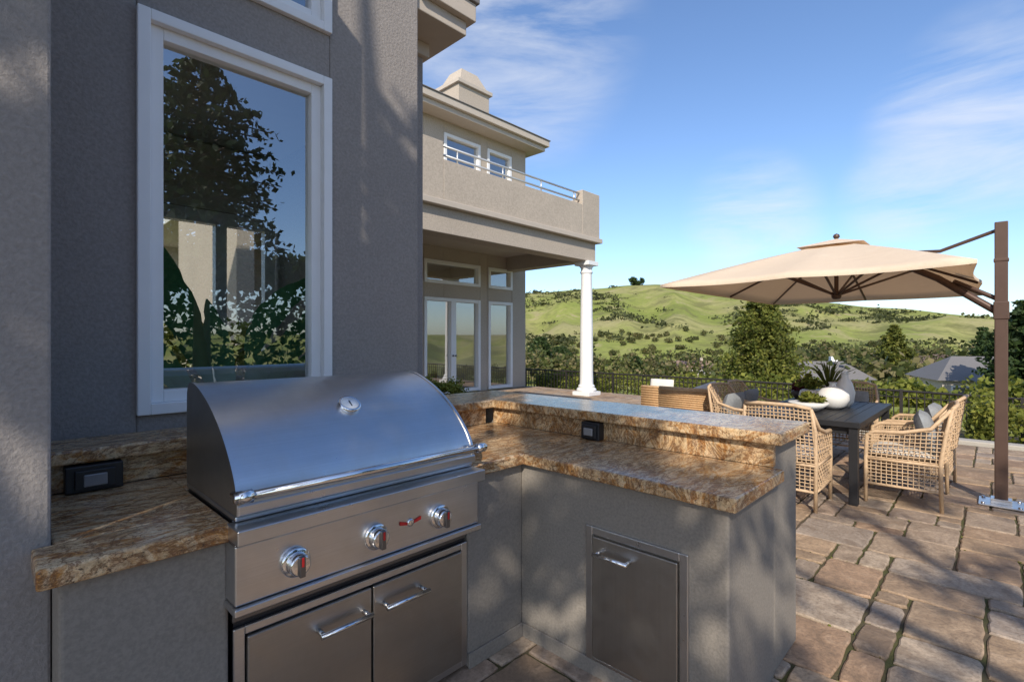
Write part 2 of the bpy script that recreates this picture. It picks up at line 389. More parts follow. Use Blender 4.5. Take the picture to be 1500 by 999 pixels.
def house(name,ad,dist,w,dp,h,rh,rot,wall,roof):
    x,y=polar(ad,dist); z=terr(x,y)-.3
    mb=MB(); mb.box(-w/2,w/2,-dp/2,dp/2,0,h,wall)
    for i in range(4):
        xx=-w/2+w*(i+.5)/4
        mb.box(xx-.6,xx+.6,-dp/2-.05,-dp/2+.02,h-1.9,h-.7,'roof_dk'); mb.box(xx-.75,xx+.75,-dp/2-.03,-dp/2+.01,h-2.05,h-.55,'white')
    o=.5; vs=[(-w/2-o,-dp/2-o,h-.1),(w/2+o,-dp/2-o,h-.1),(w/2+o,dp/2+o,h-.1),(-w/2-o,dp/2+o,h-.1),(-w/2+dp*.25,0,h+rh),(w/2-dp*.25,0,h+rh)]
    mb.add(vs,[(0,1,5,4),(2,3,4,5),(1,2,5),(3,0,4),(0,3,2,1)],roof)
    mb.box(w*.2,w*.2+.8,.3,1.1,h,h+rh+.6,wall)
    ob=mb.obj(name); ob.location=(x,y,z); ob.rotation_euler=(0,0,rot)
house('suburban_house',19.6,125,10,7,2.9,1.5,-.9,'trim','roof_br')
house('suburban_house',31.0,78,10,7,4.4,2.0,-1.0,'white','roof_dk')
house('suburban_house',43.9,66,11,8,5.2,2.0,-1.2,'trim','roof_dk')
house('suburban_house',47.2,60,9,8,4.6,2.0,-1.3,'white','roof_dk')

# ------------------------------------------------------------ patio
onebox('patio_bed',None,(-7,9.72,-9,11.0,-.7,-.014),'joint')
onebox('patio_bed',None,(9.722,12.25,2.6,11.0,-.7,-.014),'joint')
def pavers(x0,x1,y0,y1,cell,mb):
    nx=int((x1-x0)/cell);ny=int((y1-y0)/cell); used=np.zeros((nx,ny),bool)
    sizes=[(3,2),(2,3),(2,2),(3,3),(1,2),(2,1),(4,2),(2,4),(1,1)]; wts=[5,5,4,2.5,2,2,1.5,1.5,.6]
    order=[(i,j) for i in range(nx) for j in range(ny)]
    order.sort(key=lambda q:(q[0]+q[1],q[0]))
    for i,j in order:
            if used[i,j]: continue
            for _ in range(16):
                w,h=random.choices(sizes,wts)[0]
                if i+w<=nx and j+h<=ny and not used[i:i+w,j:j+h].any(): break
            else: w=h=1
            used[i:i+w,j:j+h]=True
            ax=x0+i*cell;ay=y0+j*cell;bx=ax+w*cell;by=ay+h*cell; g=.0075
            ring=[]
            corners=[(ax+g,ay+g),(bx-g,ay+g),(bx-g,by-g),(ax+g,by-g)]
            for q in range(4):
                p=corners[q];n=corners[(q+1)%4]; ns=6
                for t in range(ns):
                    f=t/ns; px=p[0]+(n[0]-p[0])*f;py=p[1]+(n[1]-p[1])*f
                    if t==0:
                        cx,cy=(ax+bx)/2,(ay+by)/2; px+=(.007 if px<cx else -.007); py+=(.007 if py<cy else -.007)
                    ring.append((px+random.uniform(-.005,.005),py+random.uniform(-.005,.005)))
            n=len(ring); cx,cy=(ax+bx)/2,(ay+by)/2; zt=random.uniform(-.003,.003); tx=random.uniform(-.008,.008);ty=random.uniform(-.008,.008)
            vs=[(p[0],p[1],-.03) for p in ring]
            vs+=[(p[0],p[1],-.007+zt) for p in ring]
            for p in ring:
                dx,dy=cx-p[0],cy-p[1]; l=math.hypot(dx,dy)
                vs.append((p[0]+dx/l*.009,p[1]+dy/l*.009,zt+tx*(p[0]-cx)+ty*(p[1]-cy)))
            fs=[]
            for r in range(2):
                for k in range(n): fs.append((r*n+k,r*n+(k+1)%n,(r+1)*n+(k+1)%n,(r+1)*n+k))
            fs.append(tuple(2*n+k for k in range(n)))
            mb.add(vs,fs,'paver')
mb=MB(); pavers(-3,9.7,-7.0,2.6,.16,mb); pavers(-.5,12.2,2.6,10.8,.16,mb); mb.obj('stone_paver_patio')
onebox('patio_kerb',None,(9.722,9.95,-9,2.598,-.65,.05),'concrete',.015)
onebox('planting_bed_soil',None,(9.95,13.0,-9,2.58,-.8,-.25),'joint')
n=2600; px=RNG.uniform(1,9.5,size=n); py=RNG.uniform(-4,2.5,size=n)
keep=[i for i in range(n) if mnoise.noise(Vector((px[i]*.7,py[i]*.7,2)))>.08]
px=np.round((px[keep]+3)/.16)*.16-3+RNG.normal(size=len(keep))*.006; py=py[keep]
leafobj('joint_moss',np.stack([px,py,np.full(len(px),-.006)],1),RNG.uniform(.01,.022,size=len(px)),'leaf_hedge',.8)

# ------------------------------------------------------------ house
H=empty('stucco_house')
wl=MB()
Y0,Y1=2.76,3.0
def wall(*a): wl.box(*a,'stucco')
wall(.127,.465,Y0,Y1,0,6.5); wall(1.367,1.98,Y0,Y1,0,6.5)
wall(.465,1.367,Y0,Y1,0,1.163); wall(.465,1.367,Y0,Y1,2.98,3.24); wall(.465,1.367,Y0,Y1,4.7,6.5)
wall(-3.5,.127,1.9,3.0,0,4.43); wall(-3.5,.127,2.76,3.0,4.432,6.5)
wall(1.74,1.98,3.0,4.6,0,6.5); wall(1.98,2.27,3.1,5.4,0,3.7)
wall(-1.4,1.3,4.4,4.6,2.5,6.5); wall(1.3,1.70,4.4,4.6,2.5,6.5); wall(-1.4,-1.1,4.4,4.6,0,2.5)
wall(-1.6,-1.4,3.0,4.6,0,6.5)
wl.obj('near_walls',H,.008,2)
rf=MB(); rf.box(-3.8,2.3,2.4,5.0,6.5,6.75,'trim'); rf.box(-1.4,1.74,3.0,4.4,3.02,3.18,'cream'); rf.box(-1.4,1.74,3.0,4.4,0,.08,'wood')
rf.box(-1.395,1.695,4.385,4.398,2.5,3.0,'cream')
rf.box(1.98,2.42,2.78,5.4,3.7,3.80,'trim'); rf.box(1.98,2.47,2.73,5.45,3.80,3.93,'trim'); rf.box(1.98,2.49,2.71,5.47,3.93,3.97,'roof_dk')
rf.box(1.98,2.30,3.06,5.4,3.60,3.70,'trim')
rf.obj('eaves_and_slabs',H,.006)
def window(name,x0,x1,z0,z1,y,parent,fw=.05,sw=.055,glass='glass',deep=.1):
    f=MB()
    for (a,b2,c,d,yy0,yy1) in ((x0,x0+fw,z0,z1,y-.03,y+deep),(x1-fw,x1,z0,z1,y-.03,y+deep),(x0+fw,x1-fw,z0,z0+fw,y-.03,y+deep),(x0+fw,x1-fw,z1-fw,z1,y-.03,y+deep)):
        f.box(a,b2,yy0,yy1,c,d,'white')
    a0,a1,c0,c1=x0+fw,x1-fw,z0+fw,z1-fw
    for (a,b2,c,d) in ((a0,a0+sw,c0,c1),(a1-sw,a1,c0,c1),(a0+sw,a1-sw,c0,c0+sw),(a0+sw,a1-sw,c1-sw,c1)):
        f.box(a,b2,y+.008,y+deep-.01,c,d,'white')
    f.obj(name+'_frame',parent,.004)
    g=MB(); yy=y+deep*.5; g.add([(a0+sw,yy,c0+sw),(a1-sw,yy,c0+sw),(a1-sw,yy,c1-sw),(a0+sw,yy,c1-sw)],[(0,1,2,3)],glass); g.obj(name+'_glass',parent)
window('tall_window',.463,1.369,1.161,2.982,Y0,H)
window('upper_window',.463,1.369,3.238,4.702,Y0,H)
d=MB()
for a in ((1.25,1.33,4.42,4.5,.08,2.5),(1.62,1.70,4.42,4.5,.08,2.5),(-1.1,-1.02,4.42,4.5,.08,2.5),(.35,.43,4.42,4.5,.08,2.5),(.78,.88,4.42,4.5,.08,2.5)): d.box(*a,'white')
for a in ((1.33,1.62),(-1.02,.35),(.43,.78),(.88,1.25)):
    d.box(a[0],a[1],4.42,4.5,2.40,2.5,'white'); d.box(a[0],a[1],4.42,4.5,.08,.25,'white')
d.obj('interior_french_doors',H)
fw=MB()
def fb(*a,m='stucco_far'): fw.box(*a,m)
YW=10.8; XE=11.88
ops=[(7.93,9.92,0,2.62),(7.93,9.92,3.0,3.62),(10.24,11.26,0,2.62),(10.24,11.26,3.0,3.62),(8.59,9.92,5.5,7.1),(10.2,11.22,5.5,7.1)]
xs=sorted({2.5,XE}|{o[0] for o in ops}|{o[1] for o in ops}); zs=sorted({0,8.0}|{o[2] for o in ops}|{o[3] for o in ops})
for xa,xb in zip(xs,xs[1:]):
    run=None
    for za,zb in zip(zs,zs[1:]):
        hole=any(o[0]<=xa+1e-6 and o[1]>=xb-1e-6 and o[2]<=za+1e-6 and o[3]>=zb-1e-6 for o in ops)
        if hole:
            if run is not None: fb(xa,xb,YW,YW+.25,run,za); run=None
        elif run is None: run=za
    if run is not None: fb(xa,xb,YW,YW+.25,run,8.0)
fb(XE-.25,XE,YW+.25,17,0,8.0); fb(2.5,2.75,7.9,YW,0,5.3)
fw.box(2.75,XE-.25,16.5,16.7,0,8.0,'cream'); fw.box(2.75,XE-.25,YW+.25,16.5,4.05,4.35,'cream'); fw.box(2.75,XE-.25,YW+.25,16.5,-.02,.02,'wood'); 
YB=7.75; XB=11.5
fb(2.5,6.16,YB,YB+.22,4.20,5.34); fb(6.16,10.72,YB,YB+.22,4.20,5.0); fb(10.72,XB,YB,YB+.22,4.20,5.38); fb(XB-.22,XB,YB+.22,YW,4.20,5.36)
fw.box(2.5,XB+.06,YB-.06,YB+.3,4.08,4.198,'trim'); fw.box(XB-.24,XB+.06,YB+.3,YW,4.08,4.198,'trim')
fb(2.5,XB-.08,YB+.08,YB+.5,3.58,4.078); fb(XB-.5,XB-.08,YB+.5,YW,3.58,4.078)
fw.box(2.5,XB-.5,YB+.5,YW,3.98,4.076,'trim')
fb(2.5,XB-.22,YB+.22,YW,4.2,4.3)
fw.box(2.5,12.25,10.3,17.5,7.42,7.56,'trim'); fw.box(2.4,12.35,10.2,17.6,7.56,7.74,'trim'); fw.box(2.38,12.38,10.17,17.63,7.74,7.77,'roof_dk')
fw.add([(2.4,10.2,7.77),(12.36,10.2,7.77),(12.36,17.6,7.77),(2.4,17.6,7.77),(5,13.9,8.35),(9.2,13.9,8.35)],[(0,1,5,4),(1,2,5),(2,3,4,5),(3,0,4)],'roof_dk')
fw.box(9.7,10.95,11.5,12.5,7.8,9.1,'stucco_far'); fw.box(9.62,11.03,11.42,12.58,9.1,9.22,'trim')
fw.add([(9.75,11.5,9.22),(10.9,11.5,9.22),(10.9,12.5,9.22),(9.75,12.5,9.22),(10.0,11.72,9.72),(10.65,11.72,9.72),(10.65,12.28,9.72),(10.0,12.28,9.72)],[(0,1,5,4),(1,2,6,5),(2,3,7,6),(3,0,4,7),(4,5,6,7)],'stucco_far')
fw.obj('far_wing',H,.012)
def fwin(name,x0,x1,z0,z1,div=1):
    f=MB(); w=.09; y=YW-.03
    f.box(x0,x0+w,y,y+.16,z0,z1,'white'); f.box(x1-w,x1,y,y+.16,z0,z1,'white'); f.box(x0+w,x1-w,y,y+.16,z0,z0+w,'white'); f.box(x0+w,x1-w,y,y+.16,z1-w,z1,'white')
    for i in range(1,div):
        xx=x0+(x1-x0)*i/div; f.box(xx-.09,xx+.09,y+.01,y+.15,z0+w,z1-w,'white')
        for s in (-.05,.05): f.lathe((xx+s,y-.03,1.05),[(.02,-.02),(.03,0),(.02,.03)],'steel_dk',10,'y')
    f.obj(name+'_frame',H,.006)
    g=MB(); g.add([(x0+w,y+.1,z0+w),(x1-w,y+.1,z0+w),(x1-w,y+.1,z1-w),(x0+w,y+.1,z1-w)],[(0,1,2,3)],'glass_far'); g.obj(name+'_glass',H)
fwin('french_doors',7.93,9.92,.03,2.62,2); fwin('transom_wide',7.93,9.92,3.0,3.62); fwin('side_door',10.24,11.26,.03,2.62); fwin('transom_small',10.24,11.26,3.0,3.62)
fwin('balcony_window_wide',8.59,9.92,5.5,7.1); fwin('balcony_window',10.2,11.22,5.5,7.1)
rl=MB()
for z in (5.12,5.30):
    rl.tube([(6.165,YB+.11,z),(10.715,YB+.11,z)],.025,'railsteel',8)
for x in np.arange(6.6,10.6,1.3): rl.tube([(x,YB+.11,5.0),(x,YB+.11,5.30)],.018,'railsteel',6)
rl.obj('balcony_railing',H)
cl=MB(); X,Yc=11.22,7.98
cl.box(X-.27,X+.27,Yc-.27,Yc+.27,0,.10,'white')
cl.lathe((X,Yc,0),[(.26,.10),(.27,.15),(.24,.19),(.21,.21),(.225,.25),(.18,.29),(.175,.6),(.172,1.4),(.155,2.6),(.145,3.25),(.17,3.28),(.17,3.31),(.15,3.33),(.15,3.4),(.20,3.47)],'white',32)
cl.box(X-.23,X+.23,Yc-.23,Yc+.23,3.47,3.578,'white'); cl.obj('porch_column',H,.006)
ir=MB(); ir.box(8.2,9.6,12.4,13.0,.02,.75,'wood'); ir.box(8.2,9.6,13.0,13.15,.02,.95,'cushion'); ir.box(3,4,16.3,16.49,1,3,'white'); ir.obj('interior_sofa',H)

# ------------------------------------------------------------ outdoor kitchen
K=empty('outdoor_kitchen_counter')
bs=MB()
bs.box(.129,.53,1.74,2.758,0,.874,'stucco_base')
bs.box(1.522,1.89,1.74,2.758,0,.874,'stucco_base')
bs.box(1.89,2.42,.71,2.758,0,.874,'stucco_base')
bs.box(2.452,2.80,.72,2.90,0,1.034,'stucco_base')
bs.box(.53,1.522,2.26,2.758,0,.874,'stucco_base')
bs.box(2.424,2.45,.715,2.758,0,.876,'stucco_base')
bs.obj('stucco_base',K,.012,3)
pl=MB(); pl.box(1.522,1.882,1.728,1.738,0,.07,'stucco_base'); pl.box(1.877,1.888,.70,1.727,0,.07,'stucco_base'); pl.obj('base_plinth',K,.003)
sb=MB(); sb.box(.13,2.35,2.50,2.758,.931,1.034,'granite'); sb.box(2.42,2.4515,.715,2.50,.931,1.034,'granite'); sb.obj('granite_backsplash',K,.002)
gt=MB()
gt.box(.085,.53,1.70,1.898,.876,.93,'granite'); gt.box(.13,.53,1.898,2.50,.876,.93,'granite')
gt.obj('granite_counter_end',K,.008,3)
def prism(poly,z0,z1,mat):
    b=MB(); n=len(poly); vs=[(p[0],p[1],z0) for p in poly]+[(p[0],p[1],z1) for p in poly]
    b.add(vs,[tuple(range(n-1,-1,-1)),tuple(range(n,2*n))]+[(i,(i+1)%n,n+(i+1)%n,n+i) for i in range(n)],mat); return b
prism([(1.52,1.70),(1.85,1.70),(1.85,.67),(2.425,.67),(2.425,2.505),(1.52,2.505)],.876,.93,'granite').obj('granite_counter_peninsula',K,.008,3)
onebox('granite_counter_rear',K,(.53,1.52,2.24,2.505,.876,.9285),'granite',.003)
prism([(.13,2.46),(2.38,2.46),(2.38,.67),(2.84,.67),(2.84,2.95),(1.985,2.95),(1.985,2.757),(.13,2.757)],1.036,1.09,'granite').obj('granite_bar_top',K,.009,3)
ob=MB(); ob.box(.20,.37,2.44,2.498,.933,1.03,'black'); ob.box(.225,.345,2.425,2.442,.945,1.015,'black'); ob.box(.25,.32,2.419,2.427,.955,1.0,'lens'); ob.obj('outlet_box_rear',K,.006,3)
ob=MB(); ob.box(2.365,2.419,1.60,1.72,.933,1.03,'black'); ob.box(2.35,2.367,1.612,1.708,.945,1.018,'black'); ob.box(2.343,2.352,1.63,1.69,.958,1.0,'lens'); ob.obj('outlet_box_bar',K,.006,3)
sd=MB()
x=1.89; y0,y1,z0,z1=.86,1.34,.05,.665; w=.035
for a in ((y0,y0+w,z0,z1),(y1-w,y1,z0,z1),(y0+w,y1-w,z0,z0+w),(y0+w,y1-w,z1-w,z1)): sd.box(x-.012,x+.004,a[0],a[1],a[2],a[3],'steel')
sd.box(x-.02,x+.003,y0+w+.006,y1-w-.006,z0+w+.006,z1-w-.006,'steel_z'); sd.obj('access_door',K,.004,3)
def bar_handle(mb,p0,p1,out,r,mat='chrome'):
    p0,p1,out=Vector(p0),Vector(p1),Vector(out); d=(p1-p0).normalized()
    mb.tube([p0+out-d*.0,p1+out+d*.0],r,mat,12)
    for p in (p0+d*.012,p1-d*.012): mb.tube([p,p+out*1.0],r*.95,mat,12)
hb=MB(); bar_handle(hb,(x-.02,1.27,.565),(x-.02,1.10,.565),(-.04,0,0),.009); hb.obj('access_door_handle',K)
# ------------------------------------------------------------ grill
G=empty('gas_grill')
gx0,gx1=.535,1.515
body=MB(); body.box(gx0+.004,gx1-.004,1.74,2.24,.60,.93,'steel_dk'); body.box(gx0,gx1,1.70,2.25,.932,.95,'steel')
body.box(.52,1.50+.01,1.655,1.74,.69,.875,'steel'); body.obj('firebox_and_control_panel',G,.006,3)
lip=MB(); lip.box(.515,1.515,1.615,1.72,.885,.931,'steel'); lip.box(.515,1.515,1.64,1.70,.876,.884,'steel_dk'); lip.box(.515,1.515,1.64,1.74,.665,.688,'steel'); lip.obj('front_lip',G,.007,4)
prof=[(1.69,.952),(1.692,1.0),(1.71,1.05),(1.75,1.105),(1.81,1.165),(1.89,1.225),(1.98,1.275),(2.08,1.315),(2.16,1.333),(2.21,1.33),(2.235,1.30),(2.24,1.25),(2.24,.952)]
def cr(P,n=5):
    out=[]
    for i in range(len(P)-1):
        p0=P[max(i-1,0)];p1=P[i];p2=P[i+1];p3=P[min(i+2,len(P)-1)]
        for k in range(n):
            t=k/n; out.append(tuple(.5*((2*p1[a])+(-p0[a]+p2[a])*t+(2*p0[a]-5*p1[a]+4*p2[a]-p3[a])*t*t+(-p0[a]+3*p1[a]-3*p2[a]+p3[a])*t**3) for a in (0,1)))
    out.append(P[-1]); return out
pr=cr(prof); n=len(pr)
lid=MB(); lid.add([(gx0+.012,p[0],p[1]) for p in pr]+[(gx1-.012,p[0],p[1]) for p in pr],[(i,i+1,n+i+1,n+i) for i in range(n-1)],'steel',True)
def cap(xa,xb,grow):
    cy,cz=1.98,1.05; q=[]
    for p in pr:
        d_=Vector((p[0]-cy,p[1]-cz)); l=d_.length; d_=d_/l*(l+grow); q.append((cy+d_.x,max(.953,cz+d_.y)))
    vs=[(xa,a,b_) for a,b_ in q]+[(xb,a,b_) for a,b_ in q]
    lid.add(vs,[tuple(range(n)),tuple(range(2*n-1,n-1,-1))],'steel_z'); lid.add(vs,[(i,i+1,n+i+1,n+i) for i in range(n-1)],'steel',True)
cap(gx0,gx0+.013,.004); cap(gx1-.013,gx1,.004)
lid.obj('lid',G)
onebox('lid_front_band',G,(gx0+.002,gx1-.002,1.678,1.69,.955,.985),'steel',.003)
hd=MB(); hd.tube([(.50,1.60,1.035),(1.50,1.60,1.035)],.0145,'chrome',16)
for xx in (.53,1.47):
    hd.tube([(xx,1.70,1.02),(xx,1.60,1.035)],.012,'chrome',12); hd.tube([(xx-.02,1.60,1.035),(xx+.02,1.60,1.035)],.02,'chrome',16)
hd.obj('lid_handle',G)
thn=Vector((0,-.55,.83)).normalized()
rotq=thn.to_track_quat('Z','Y').to_matrix()
tmp=MB(); tmp.lathe((0,0,0),[(.045,-.015),(.047,.01),(.042,.016),(.036,.014)],'chrome',28); tmp.lathe((0,0,.0005),[(.036,.0),(.036,.0142),(.002,.0144)],'white',28); tmp.box(-.002,.002,-.02,.012,.0147,.017,'black')
tmp.v=[tuple(rotq@Vector(p)+Vector((1.02,1.895,1.232))) for p in tmp.v]; tmp.obj('thermometer',G)
for i,xx in enumerate((.70,.995,1.29)):
    kb=MB(); kb.lathe((xx,1.655,.775),[(.046,0),(.048,-.012),(.043,-.016)],'chrome',28,'y')
    kb.lathe((xx,1.655,.775),[(.036,-.014),(.034,-.045),(.030,-.05)],'chrome',28,'y')
    kb.box(xx-.009,xx+.009,1.592,1.606,.742,.808,'steel_dk'); kb.box(xx-.004,xx+.004,1.589,1.5925,.776,.806,'red'); kb.obj('burner_knob_%d'%(i+1),G,.002)
em=MB(); em.add([(1.10,1.652,.785),(1.135,1.652,.778),(1.135,1.652,.79),(1.10,1.652,.80)],[(0,1,2,3)],'red'); em.add([(1.165,1.652,.778),(1.20,1.652,.785),(1.20,1.652,.80),(1.165,1.652,.79)],[(0,1,2,3)],'red'); em.lathe((1.15,1.654,.785),[(.016,0),(.015,-.004),(.01,-.006)],'chrome',16,'y'); em.obj('emblem',G)
dr=MB(); dx0,dx1,dz0,dz1=.54,1.512,.03,.585; yy=1.74
for a in ((dx0,dx0+.035,dz0,dz1),(dx1-.035,dx1,dz0,dz1),(dx0+.035,dx1-.035,dz0,dz0+.03),(dx0+.035,dx1-.035,dz1-.028,dz1)): dr.box(a[0],a[1],yy-.008,yy+.006,a[2],a[3],'steel')
dr.box(.579,1.02,yy-.02,yy+.004,.066,.553,'steel_y'); dr.box(1.028,1.472,yy-.02,yy+.004,.066,.553,'steel_y'); dr.obj('cabinet_doors',G,.004,3)
onebox('cabinet_interior',G,(.545,1.508,1.75,2.2,.03,.598),'black')
hb=MB(); bar_handle(hb,(.80,1.72,.475),(1.0,1.72,.475),(0,-.045,0),.0095); bar_handle(hb,(1.06,1.72,.475),(1.26,1.72,.475),(0,-.045,0),.0095); hb.obj('cabinet_handles',G)

# ------------------------------------------------------------ dining set
tb=MB(); tx0,tx1,ty0,ty1=5.4,7.3,.88,1.88
nsl=11
for i in range(nsl):
    a=ty0+.05+(ty1-ty0-.1)*i/nsl; tb.box(tx0+.05,tx1-.05,a+.003,a+(ty1-ty0-.1)/nsl-.003,.722,.748,'tableblack')
tb.box(tx0,tx0+.047,ty0,ty1,.70,.752,'tableblack'); tb.box(tx1-.047,tx1,ty0,ty1,.70,.752,'tableblack'); tb.box(tx0+.047,tx1-.047,ty0,ty0+.05,.70,.752,'tableblack'); tb.box(tx0+.047,tx1-.047,ty1-.05,ty1,.70,.752,'tableblack')
tb.box(tx0+.06,tx1-.06,ty0+.06,ty0+.085,.63,.70,'tableblack'); tb.box(tx0+.06,tx1-.06,ty1-.085,ty1-.06,.63,.70,'tableblack'); tb.box(tx0+.06,tx0+.085,ty0+.06,ty1-.06,.63,.70,'tableblack'); tb.box(tx1-.085,tx1-.06,ty0+.06,ty1-.06,.63,.70,'tableblack')
for a in (tx0+.02,tx1-.09):
    for b_ in (ty0+.02,ty1-.09): tb.box(a,a+.07,b_,b_+.07,0,.70,'tableblack')
tb.obj('dining_table',None,.004)
def chair_mesh(grey):
    c=MB(); W=.29
    bl=[(-W,-.27,0),(-W,-.26,.42),(-W-.005,-.30,.70),(-W+.02,-.34,.90)]
    for s in (-1,1):
        c.tube([(s*p[0],p[1],p[2]) for p in bl],[.016,.018,.016,.014],'wicker',8)
        c.tube([(s*W,.27,0),(s*W,.27,.40),(s*W,.26,.62),(s*(W+.01),.20,.655),(s*(W+.012),0,.665),(s*(W+.01),-.2,.72),(s*(W-.02),-.33,.89)],[.016,.018,.017,.018,.018,.017,.015],'wicker',8)
        c.tube([(s*W,-.27,.40),(s*W,.27,.40)],.014,'wicker',6); c.tube([(s*W,-.27,.17),(s*W,.27,.17)],.010,'wicker',6)
        c.lattice((s*W,-.27,.42),(s*W,.27,.42),(s*(W+.01),.24,.65),(s*(W+.005),-.28,.70),14,8,.0055,'wicker')
        c.lattice((s*W,-.27,.18),(s*W,.27,.18),(s*W,.27,.40),(s*W,-.27,.40),14,7,.005,'wicker')
    c.tube([(-W+.02,-.34,.90),(-.15,-.375,.925),(.15,-.375,.925),(W-.02,-.34,.90)],.017,'wicker',8)
    bow=lambda p,u,w: p+Vector((0,-.035*math.sin(math.pi*u),0.012*math.sin(math.pi*u)*w))
    c.lattice((-W,-.27,.42),(W,-.27,.42),(W-.02,-.34,.90),(-W+.02,-.34,.90),17,16,.0065,'wicker',bow,8)
    c.tube([(-W,.27,.40),(W,.27,.40)],.015,'wicker',6); c.tube([(-W,-.27,.40),(W,-.27,.40)],.015,'wicker',6)
    c.tube([(-W,.27,.17),(W,.27,.17)],.010,'wicker',6); c.tube([(-W,-.27,.17),(W,-.27,.17)],.010,'wicker',6)
    c.lattice((-W,-.27,.18),(W,-.27,.18),(W,-.27,.40),(-W,-.27,.40),14,7,.005,'wicker')
    c.lattice((-W,.27,.22),(W,.27,.22),(W,.27,.40),(-W,.27,.40),14,5,.005,'wicker')
    c.box(-W,W,-.26,.26,.395,.41,'wicker')
    c.pillow((0,.0,.455),.27,.26,.045,'cushion')
    if grey: c.pillow((0,-.17,.65),.23,.20,.07,'cushion_g',Matrix.Rotation(math.radians(72),3,'X'))
    return c.mesh('wicker_chair')
cm_g=chair_mesh(True); cm_w=chair_mesh(False)
def chair(x,y,rot,me):
    o=bpy.data.objects.new('wicker_dining_chair',me); C.objects.link(o); o.location=(x,y,0); o.rotation_euler=(0,0,math.radians(rot))
chair(5.24,1.42,-90,cm_w)
chair(5.98,.63,4,cm_g); chair(6.78,.60,-3,cm_g)
chair(6.50,2.24,176,cm_g); chair(7.16,2.26,182,cm_g); chair(7.72,1.4,92,cm_g)
sf=MB(); sx,sy=6.6,2.75
sf.box(sx+.03,sx+.8,sy+.05,sy+.65,.12,.36,'wicker_o')
for a in ((sx,sx+.09,sy,sy+.7,.08,.80),(sx+.09,sx+.85,sy,sy+.1,.08,.60),(sx+.09,sx+.85,sy+.6,sy+.7,.08,.60)): sf.box(*a,'wicker_o')
for i in range(25):
    z=.1+i*.029; sf.tube([(sx-.008,sy-.005,z),(sx-.008,sy+.705,z)],.012,'wicker_o',5); 
    if z<.6: sf.tube([(sx-.008,sy-.008,z),(sx+.85,sy-.008,z)],.012,'wicker_o',5)
sf.tube([(sx+.04,sy-.01,.81),(sx+.04,sy+.71,.81)],.03,'wicker_o',8)
sf.pillow((sx+.48,sy+.35,.42),.34,.24,.08,'cushion'); sf.pillow((sx+.22,sy+.12,.70),.20,.20,.08,'cushion',Matrix.Rotation(math.radians(-72),3,'Y')@Matrix.Rotation(.4,3,'Z'))
sf.obj('wicker_lounge_chair')
lc=MB(); lx,ly=7.7,3.75
for i in range(16): lc.tube([(lx,ly,.1+i*.04),(lx,ly+.6,.1+i*.04)],.02,'wicker_o',5)
lc.box(lx,lx+.08,ly,ly+.6,.08,.72,'wicker_o'); lc.box(lx+.08,lx+.75,ly,ly+.6,.1,.36,'wicker_o'); lc.pillow((lx+.4,ly+.3,.43),.33,.28,.08,'cushion'); lc.pillow((lx+.17,ly+.32,.66),.18,.22,.08,'cushion',Matrix.Rotation(math.radians(-78),3,'Y')); lc.obj('wicker_lounge_chair')
def vase(name,x,y,z,s,prof,mat='ceramic'):
    b=MB(); b.lathe((x,y,z),[(r*s,h*s) for r,h in prof],mat,28); return b.obj(name)
vase('round_white_vase',6.35,1.28,.752,1.0,[(.06,0),(.12,.03),(.155,.10),(.15,.16),(.10,.215),(.04,.235),(.03,.26),(.045,.285),(.03,.27)])
vase('white_flower_pot',6.55,1.52,.752,1.0,[(.07,0),(.12,.04),(.14,.10),(.125,.16),(.11,.17)])
vase('tall_white_vase',6.62,1.22,.752,1.0,[(.05,0),(.085,.05),(.10,.16),(.07,.27),(.035,.32),(.035,.37),(.045,.385)])
bw=MB(); bw.lathe((5.95,1.42,.752),[(.06,0),(.14,.04),(.19,.09),(.18,.095)],'ceramic',28)
leafobj('succulent_bowl',clumps(16,90,(5.95,1.42,.89),(.17,.17,.06),.055,0),.045,'leaf_hedge',extra=bw)
pb=MB()
for i in range(34):
    a=i*2.4; l=.26+.12*random.random(); t=random.uniform(.25,.8)
    e=Vector((6.75+math.cos(a)*l*t,1.4+math.sin(a)*l*t,.96+l*(1.1-t*.7))); s_=Vector((6.75,1.4,.92)); m_=s_.lerp(e,.6)+Vector((0,0,.05))
    pb.tube([s_,m_,e],[.003,.008,.001],'leaf_hedge',4)
pb.lathe((6.75,1.4,.752),[(.09,0),(.12,.08),(.10,.17)],'pot',20); pb.obj('spiky_table_plant')
leafobj('flowering_table_plant',clumps(12,80,(6.55,1.55,1.0),(.11,.11,.10),.055,0),.045,'leaf_hedge')
bp_=MB(); bp_.lathe((7.1,1.75,.752),[(.09,0),(.14,.08),(.13,.1)],'pot',24)
leafobj('burgundy_plant',clumps(16,60,(7.1,1.75,.92),(.18,.24,.06),.06,0),.05,'leaf_red',extra=bp_)

